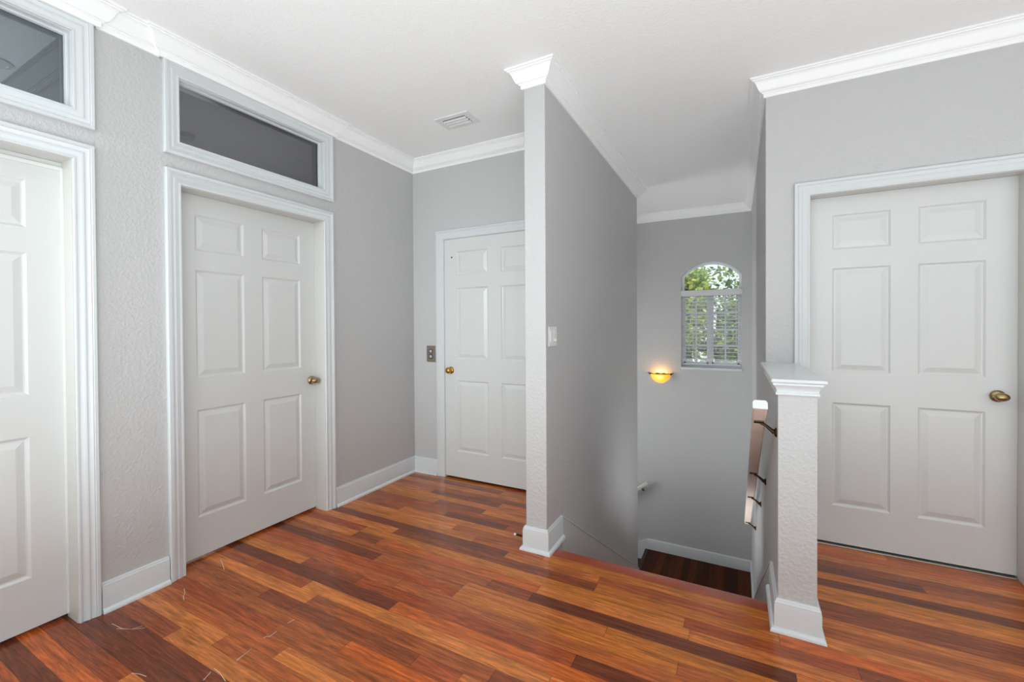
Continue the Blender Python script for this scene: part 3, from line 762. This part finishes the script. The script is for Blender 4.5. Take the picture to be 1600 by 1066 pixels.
# blind
bl = empty('window_blind', (-0.294, YS - .02, 1.70), 'white horizontal slat blind with valance covering the lower half of the arched window', 'blind')
mb = MB(); mb.box((WX0 + .001, YS - 0.012, 1.668), (WX1 + .004, YS - 0.0005, 1.738)); mb.box((WX0 + .003, YS, 1.69), (WX1 - .003, YS + 0.05, 1.735)); mb.build('valance', M_BLIND, bl, bevel=0.003)
zs = 1.640; i = 0
while zs > 0.83:
    mb = MB(); tl = radians(11); yc = YS + 0.036; hw = 0.024
    dy, dz = hw * cos(tl), hw * sin(tl); t = 0.0013
    mb.prism([(yc - dy, zs + dz - t), (yc, zs + 0.002 - t), (yc + dy, zs - dz - t), (yc + dy, zs - dz + t), (yc, zs + 0.002 + t), (yc - dy, zs + dz + t)], lambda u, v, h: (h, u, v), WX0 + .008, WX1 - .008)
    mb.build('slat', M_BLIND, bl); zs -= 0.0455
mb = MB(); mb.box((WX0 + .008, YS + 0.014, 0.792), (WX1 - .008, YS + 0.058, 0.806)); mb.build('bottom_rail', M_BLIND, bl, bevel=0.003)
for x in (-0.50, -0.303, -0.10):
    mb = MB(); mb.tube([(x, YS + 0.010, 1.69), (x, YS + 0.010, 0.80)], 0.0012, 6); mb.build('ladder_cord', M_BLIND, bl)
mb = MB(); mb.tube([(WX1 - .06, YS + 0.004, 1.68), (WX1 - .06, YS + 0.004, 1.05)], 0.003, 8); mb.build('tilt_wand', M_BLIND, bl)

# foliage outside
def tree(cx, cy, cz, rx, ry, rz, n, label, mats, trunk):
    root = empty('tree', (cx, cy, ZLOW), label, 'tree', group='trees outside the stair window')
    mb = MB(); mb.tube([(cx, cy, ZLOW), (cx + .1, cy, cz - rz * .5), (cx + trunk, cy, cz + rz * .3)], [0.14, 0.10, 0.04], 10)
    for k in range(5):
        a = random.uniform(0, 6.28); mb.tube([(cx + .1, cy, cz - rz * .5), (cx + cos(a) * rx * .6, cy + sin(a) * ry * .4, cz + random.uniform(-.2, .5) * rz)], [0.06, 0.015], 6)
    mb.build('trunk', M_BARK, root)
    mb = MB()
    for _ in range(n):
        while True:
            p = Vector((random.uniform(-1, 1), random.uniform(-1, 1), random.uniform(-1, 1)))
            if 0.25 < p.length < 1: break
        q = Vector((cx + p.x * rx, cy + p.y * ry, cz + p.z * rz))
        s = random.uniform(0.045, 0.095)
        a = Vector((random.gauss(0, 1), random.gauss(0, 1), random.gauss(0, .6))).normalized(); b = a.cross(Vector((random.gauss(0, 1), random.gauss(0, 1), random.gauss(0, 1)))).normalized()
        mb.add([q - a * s, q + b * s * .45, q + a * s, q - b * s * .45], [(0, 1, 2, 3)], random.choice(mats))
    mb.build('foliage', M_LEAF, root, recalc=False)
random.seed(11)
tree(-0.95, 9.4, 1.75, .55, .5, 1.0, 2300, 'pale yellow green tree seen through the left side of the arched window', (0, 1, 1, 3), .1)
tree(0.25, 9.3, 1.0, .55, .5, 1.05, 2300, 'mid green tree seen through the lower right of the arched window', (0, 1, 2, 4), -.1)
tree(-0.5, 12.3, 1.25, 2.0, .8, 1.5, 5200, 'darker green tree farther back behind the arched window', (2, 2, 4, 0, 1), .1)

# ------------------------------------------------------------------ wall sconce
sc = empty('wall_sconce', (-0.886, YS, 0.66), 'lit amber glass half-bowl wall sconce with bronze rim beside the arched window', 'wall lamp')
mb = MB(); cx, z0 = -0.886, 0.660; RX, RY, RZ = 0.124, 0.095, 0.118
na, nb_ = 20, 10; vs = []; fs = []
for j in range(nb_ + 1):
    ph = (pi / 2) * j / nb_
    for i in range(na + 1):
        th = pi * i / na
        vs.append((cx - RX * cos(th) * cos(ph), YS - 0.004 - RY * sin(th) * cos(ph), z0 - RZ * sin(ph)))
for j in range(nb_):
    for i in range(na):
        a = j * (na + 1) + i; fs.append((a, a + 1, a + na + 2, a + na + 1))
mb.add(vs, fs); g = mb.build('glass_bowl', M_AMBER, sc, smooth=60); g['label'] = 'glowing amber glass bowl'
mb = MB()
mb.tube([(cx - (RX + .003) * cos(pi * i / 20), YS - 0.005 - (RY + .003) * sin(pi * i / 20), z0 + 0.004) for i in range(21)], 0.0055, 8); mb.build('rim', M_BRONZE, sc, smooth=60)
for s in (-1, 1):
    mb = MB(); mb.tube([(cx + s * (RX - .002), YS - 0.012, z0 - .012), (cx + s * (RX + 0.022), YS - 0.016, z0 + 0.006), (cx + s * (RX + 0.042), YS - 0.014, z0 + 0.012)], [0.009, 0.006, 0.002], 8); mb.build('finial', M_BRONZE, sc, smooth=60)
mb = MB(); mb.prism([(cx - .05, z0 - .06), (cx + .05, z0 - .06), (cx + .06, z0 + .01), (cx - .06, z0 + .01)], fSo, 0, 0.004); mb.build('back_plate', M_BRONZE, sc)

# ------------------------------------------------------------------ handrails
def prism_along(p0, p1, sec, mb, mi=0):
    """section (side, up) swept from p0 to p1"""
    a, b = Vector(p0), Vector(p1); d = (b - a).normalized(); s = d.cross(Vector((0, 0, 1))).normalized(); u = s.cross(d)
    n = len(sec)
    mb.add([a + s * x + u * y for x, y in sec] + [b + s * x + u * y for x, y in sec],
           [list(range(n))[::-1], list(range(n, 2 * n))] + [(i, (i + 1) % n, n + (i + 1) % n, n + i) for i in range(n)], mi)
hr = empty('handrail', (0.084, 2.2, 0.96), 'pale handrail with bare wood underside on dark bronze brackets along the right stair wall', 'handrail')
SR = 0.5695
rz = lambda y: 0.944 - SR * (y - 2.2)                   # underside
RXc = 0.083
W2 = 0.026
mb = MB(); prism_along((RXc, 2.2, rz(2.2)), (RXc, 4.93, rz(4.93)), [(-W2, 0.006), (-W2 + .006, 0), (W2 - .006, 0), (W2, 0.006), (W2, 0.020), (-W2, 0.020)], mb); mb.build('rail_underside', M_RAILWOOD, hr)
mb = MB(); prism_along((RXc, 2.2, rz(2.2)), (RXc, 4.93, rz(4.93)), [(-W2 - .0005, 0.0065), (-W2 + .0005, .0066), (-W2 + .001, 0.0202), (W2 - .001, 0.0202), (W2 - .0005, .0066), (W2 + .0005, 0.0065), (W2 + .0005, 0.030), (W2 - .006, 0.038), (-W2 + .006, 0.038), (-W2 - .0005, 0.030)], mb)
mb.build('rail_top', M_GREYPAINT, hr)
mb = MB(); dn = Vector((0, 1, -SR)).normalized(); e0 = Vector((RXc, 2.2, rz(2.2)))
prism_along(e0 - dn * 0.010, e0 - dn * 0.0002, [(-W2 - .002, 0.0), (W2 + .002, 0), (W2 + .002, 0.030), (W2 - .006, 0.039), (-W2 + .006, 0.039), (-W2 - .002, 0.030)], mb); mb.build('end_cap', M_RAILPAINT, hr, bevel=0.002)
for y in (2.33, 3.166, 3.797, 4.833):
    zr_ = rz(y); zw = zr_ - 0.043
    mb = MB(); mb.lathe([(0.021, 0.0005), (0.020, 0.005), (0.013, 0.009), (0.008, 0.011)], (XR, y, zw), (-1, 0, 0), 18)
    mb.tube([(XR - .008, y, zw), (XR - 0.022, y, zw + 0.010), (XR - 0.042, y, zw + 0.028), (RXc + .006, y, zr_ - 0.007)], [0.011, 0.008, 0.006, 0.006], 10)
    mb.prism([(RXc - .019, -0.010), (RXc + .019, -0.010), (RXc + .019, .010), (RXc - .019, .010)], lambda u, v, h: (u, y + v, zr_ - SR * v - h), 0.0005, 0.006)
    mb.build('bracket', M_BRONZE, hr, smooth=50)

hl = empty('handrail', (-1.3, YS - .07, -1.0), 'short visible end of a pale handrail on the stair end wall, low behind the partition', 'handrail')
mb = MB(); p0 = Vector((-1.03, YS - .07, -0.80)); dd = Vector((-1, 0, -0.80)).normalized()
prism_along(p0, p0 + dd * 1.4, [(-.022, 0), (.022, 0), (.022, .028), (.014, .034), (-.014, .034), (-.022, .028)], mb); mb.build('rail', M_GREYPAINT, hl)
for t in (0.105, 0.9):
    q = p0 + dd * t; mb = MB(); mb.lathe([(0.02, .0005), (.018, .006), (.008, .010)], (q.x, YS, q.z - .05), (0, -1, 0), 16)
    mb.tube([(q.x, YS - .006, q.z - .05), (q.x, YS - .04, q.z - .04), (q.x, YS - .07, q.z - .001)], 0.006, 8); mb.build('bracket', M_PEWTER, hl, smooth=50)

# ------------------------------------------------------------------ small fittings
v = empty('ceiling_vent', (-1.745, 2.695, ZC), 'small white louvred air vent in the ceiling near the far left corner', 'vent')
vx0, vx1, vy0, vy1 = -1.880, -1.605, 2.603, 2.787; ix0, ix1, iy0, iy1 = -1.838, -1.650, 2.643, 2.750
mb = MB()
for q in ((vx0, vy0, vx1, iy0), (vx0, iy1, vx1, vy1), (vx0, iy0, ix0, iy1), (ix1, iy0, vx1, iy1)): mb.box((q[0], q[1], ZC - 0.006), (q[2], q[3], ZC - 0.0003))
mb.build('frame', M_VENT, v)
mb = MB(); mb.box((ix0, iy0, ZC - .0012), (ix1, iy1, ZC - .0003)); mb.build('throat_shade', M_VENTDARK, v)  # flat plate, shade of the vent opening painted dark
for k in range(3):
    y = iy0 + 0.012 + k * 0.034
    mb = MB(); mb.prism([(y, ZC - .0050), (y + .001, ZC - .0035), (y + .017, ZC - .0115), (y + .016, ZC - .0130)], lambda u, vv, h: (h, u, vv), ix0 + .002, ix1 - .002); mb.build('louvre', M_VENT, v)

cp = empty('call_plate', (-2.352, YB, 1.062), 'small bronze wall plate with two square buttons left of the far door', 'call button plate')
mb = MB(); mb.box((-2.400, YB - 0.005, 0.990), (-2.304, YB - .0003, 1.133)); mb.build('plate', M_PEWTER, cp, bevel=0.0015)
for z in (1.084, 1.038):
    mb = MB(); mb.box((-2.374, YB - 0.0075, z - .018), (-2.336, YB - .005, z + .018)); bz = mb.build('button', M_BLACK, cp)
    mb = MB(); mb.box((-2.366, YB - 0.0095, z - .0115), (-2.341, YB - .0076, z + .013)); mb.build('button_face', M_BUTTON, bz)

sw = empty('light_switch', (XP1, 2.475, 1.24), 'white double light switch plate with dimmer on the stair side of the partition', 'light switch')
mb = MB(); mb.box((XP1 + .0004, 2.412, 1.183), (XP1 + .006, 2.538, 1.298)); mb.build('plate', M_WHITE, sw, bevel=0.002)
mb = MB(); mb.prism([(2.431, 1.207), (2.463, 1.207), (2.463, 1.274), (2.431, 1.274)], lambda u, vv, h: (XP1 + h, u, vv), .006, .0095); mb.build('rocker', M_WHITE, sw, bevel=0.001)
mb = MB(); mb.box((XP1 + .0061, 2.488, 1.207), (XP1 + .0085, 2.520, 1.274)); dm = mb.build('dimmer', M_WHITE, sw, bevel=0.001)
mb = MB(); mb.box((XP1 + .0085, 2.494, 1.211), (XP1 + .016, 2.514, 1.225)); mb.build('slider', M_WHITE, dm, bevel=0.001)

ds = empty('door_stop', (XP0 - .016, 2.402, 0.055), 'dark spring door stop with white tip sticking out of the partition baseboard', 'door stop')
mb = MB(); pts = []
for i in range(120):
    t = i / 119; a = t * 2 * pi * 14
    pts.append((XP0 - .016 - 0.060 * t, 2.402 + .0055 * cos(a), 0.055 + .0055 * sin(a)))
mb.tube(pts, 0.0014, 6); mb.tube([(XP0 - .0155, 2.402, .055), (XP0 - .019, 2.402, .055)], .009, 12); mb.build('spring', M_BRONZE, ds, smooth=60)
mb = MB(); mb.tube([(XP0 - .075, 2.402, .055), (XP0 - .077, 2.402, .055), (XP0 - .088, 2.402, .055), (XP0 - .090, 2.402, .055)], [.006, .0075, .0075, .006], 14); mb.build('rubber_tip', M_WHITE, ds, smooth=40)

sd = MB(); sd.lathe([(0.062, 0.0005), (0.062, 0.018), (0.052, 0.030), (0.02, 0.034)], (-3.663, 1.864, ZC), (0, 0, -1), 28)
tag(sd.build('ceiling_fitting', M_WHITE, smooth=40), 'small round ceiling fitting dimly seen through the dark transom', 'ceiling light')
sd = MB(); sd.lathe([(0.070, 0.0005), (0.070, 0.006), (0.055, 0.009), (0.05, 0.004)], (-3.55, 0.835, ZC), (0, 0, -1), 28)
tag(sd.build('ceiling_fitting', M_WHITE, smooth=40), 'round ceiling light at the left edge behind the bluish transom', 'ceiling light')

# ------------------------------------------------------------------ light
def area(name, loc, rot, sx, sy, power, col=(1, 1, 1), spread=None):
    l = bpy.data.lights.new(name, 'AREA'); l.shape = 'RECTANGLE'; l.size = sx; l.size_y = sy; l.energy = power; l.color = col
    if spread: l.spread = radians(spread)
    o = bpy.data.objects.new(name, l); COL.objects.link(o); o.location = loc; o.rotation_euler = [radians(a) for a in rot]; return o
area('rear_window_light', (0.5, YREAR + 0.05, 1.2), (90, 0, 0), 4.0, 2.0, 34, (0.84, 0.97, 1.0))
area('right_side_fill', (XRIGHT - 0.05, -0.9, 1.3), (90, 0, 90), 3.0, 1.8, 13, (0.84, 0.97, 1.0))  # soft fill added on the unseen right side
area('hall_bounce_fill', (0.6, -0.75, 0.25), (180, 0, 0), 4.0, 3.0, 182, (0.785, 0.945, 0.985))  # upward fill added out of view to brighten the ceiling
area('right_bounce_fill', (2.1, 1.0, 0.3), (180, 50, 0), 1.4, 2.2, 12, (0.80, 0.955, 1.0))  # tilted fill added out of view to lift the stairwell ceiling
area('hall_fill', (-2.05, -2.4, 2.0), (80, 0, -1), 0.8, 0.8, 8.5, (0.86, 0.98, 1.0), 50)  # invented source aimed down the hall to brighten the far door
area('stair_side_fill', (-2.4, 5.42, 0.2), (90, 0, -90), 0.7, 3.0, 20, (0.93, 0.97, 0.98), 140)  # added fill hidden behind the partition, lifts the stairwell
area('stair_tread_fill', (-0.3, 4.0, -0.89), (148.6, 0, 0), 0.5, 1.4, 8.0, (0.93, 0.96, 0.96), 115)  # added fill just above the treads, no real fixture there
area('side_room_light', (-4.4, 0.2, 1.9), (90, 0, -90), 0.9, 1.0, 10.0, (0.76, 0.93, 1.0))
area('side_room_dim_light', (-4.6, 2.2, 1.4), (90, 0, -90), 0.8, 0.8, 5.0, (0.95, 0.93, 1.0))
sun = bpy.data.lights.new('sun', 'SUN'); sun.energy = 4.0; sun.angle = radians(2); sun.color = (1, .95, .85)
so = bpy.data.objects.new('sun', sun); COL.objects.link(so); so.rotation_euler = (radians(36), 0, radians(-14))
pl = bpy.data.lights.new('sconce_bulb', 'POINT'); pl.energy = 1.0; pl.color = (1.0, 0.66, 0.25); pl.shadow_soft_size = 0.02
po = bpy.data.objects.new('sconce_bulb', pl); COL.objects.link(po); po.location = (-0.886, YS - 0.05, 0.650)

w = bpy.data.worlds.new('sky'); bpy.context.scene.world = w; w.use_nodes = True
bg = w.node_tree.nodes['Background']; bg.inputs['Color'].default_value = (0.86, 0.97, 0.98, 1); bg.inputs['Strength'].default_value = 1.1

# ------------------------------------------------------------------ camera
def camera():
    yaw, pitch, roll = 0.510014655898371, -0.009937560570998363, -0.006417567852627805
    cy, sy = cos(yaw), sin(yaw)
    fw = Vector((-sy, cy, 0)); rt = Vector((cy, sy, 0)); up = Vector((0, 0, 1))
    f2 = fw * cos(pitch) + up * sin(pitch); u2 = up * cos(pitch) - fw * sin(pitch)
    r3 = rt * cos(roll) + u2 * sin(roll); u3 = u2 * cos(roll) - rt * sin(roll)
    c = bpy.data.cameras.new('camera'); c.sensor_width = 36; c.lens = 698.441 / 1600 * 36
    c.shift_x = 38.352 / 1600; c.shift_y = -16.554 / 1600; c.clip_start = 0.02
    o = bpy.data.objects.new('camera', c); COL.objects.link(o)
    m = Matrix(((r3.x, u3.x, -f2.x, 0), (r3.y, u3.y, -f2.y, 0), (r3.z, u3.z, -f2.z, 1.3033), (0, 0, 0, 1)))
    o.matrix_world = m
    bpy.context.scene.camera = o
camera()
sc_ = bpy.context.scene
sc_.view_settings.view_transform = 'Standard'
sc_.view_settings.look = 'None'
sc_.view_settings.exposure = 0.0
sc_.cycles.max_bounces = 10; sc_.cycles.diffuse_bounces = 6; sc_.cycles.glossy_bounces = 4
sc_.cycles.sample_clamp_indirect = 8.0
sc_.cycles.caustics_reflective = False; sc_.cycles.caustics_refractive = False
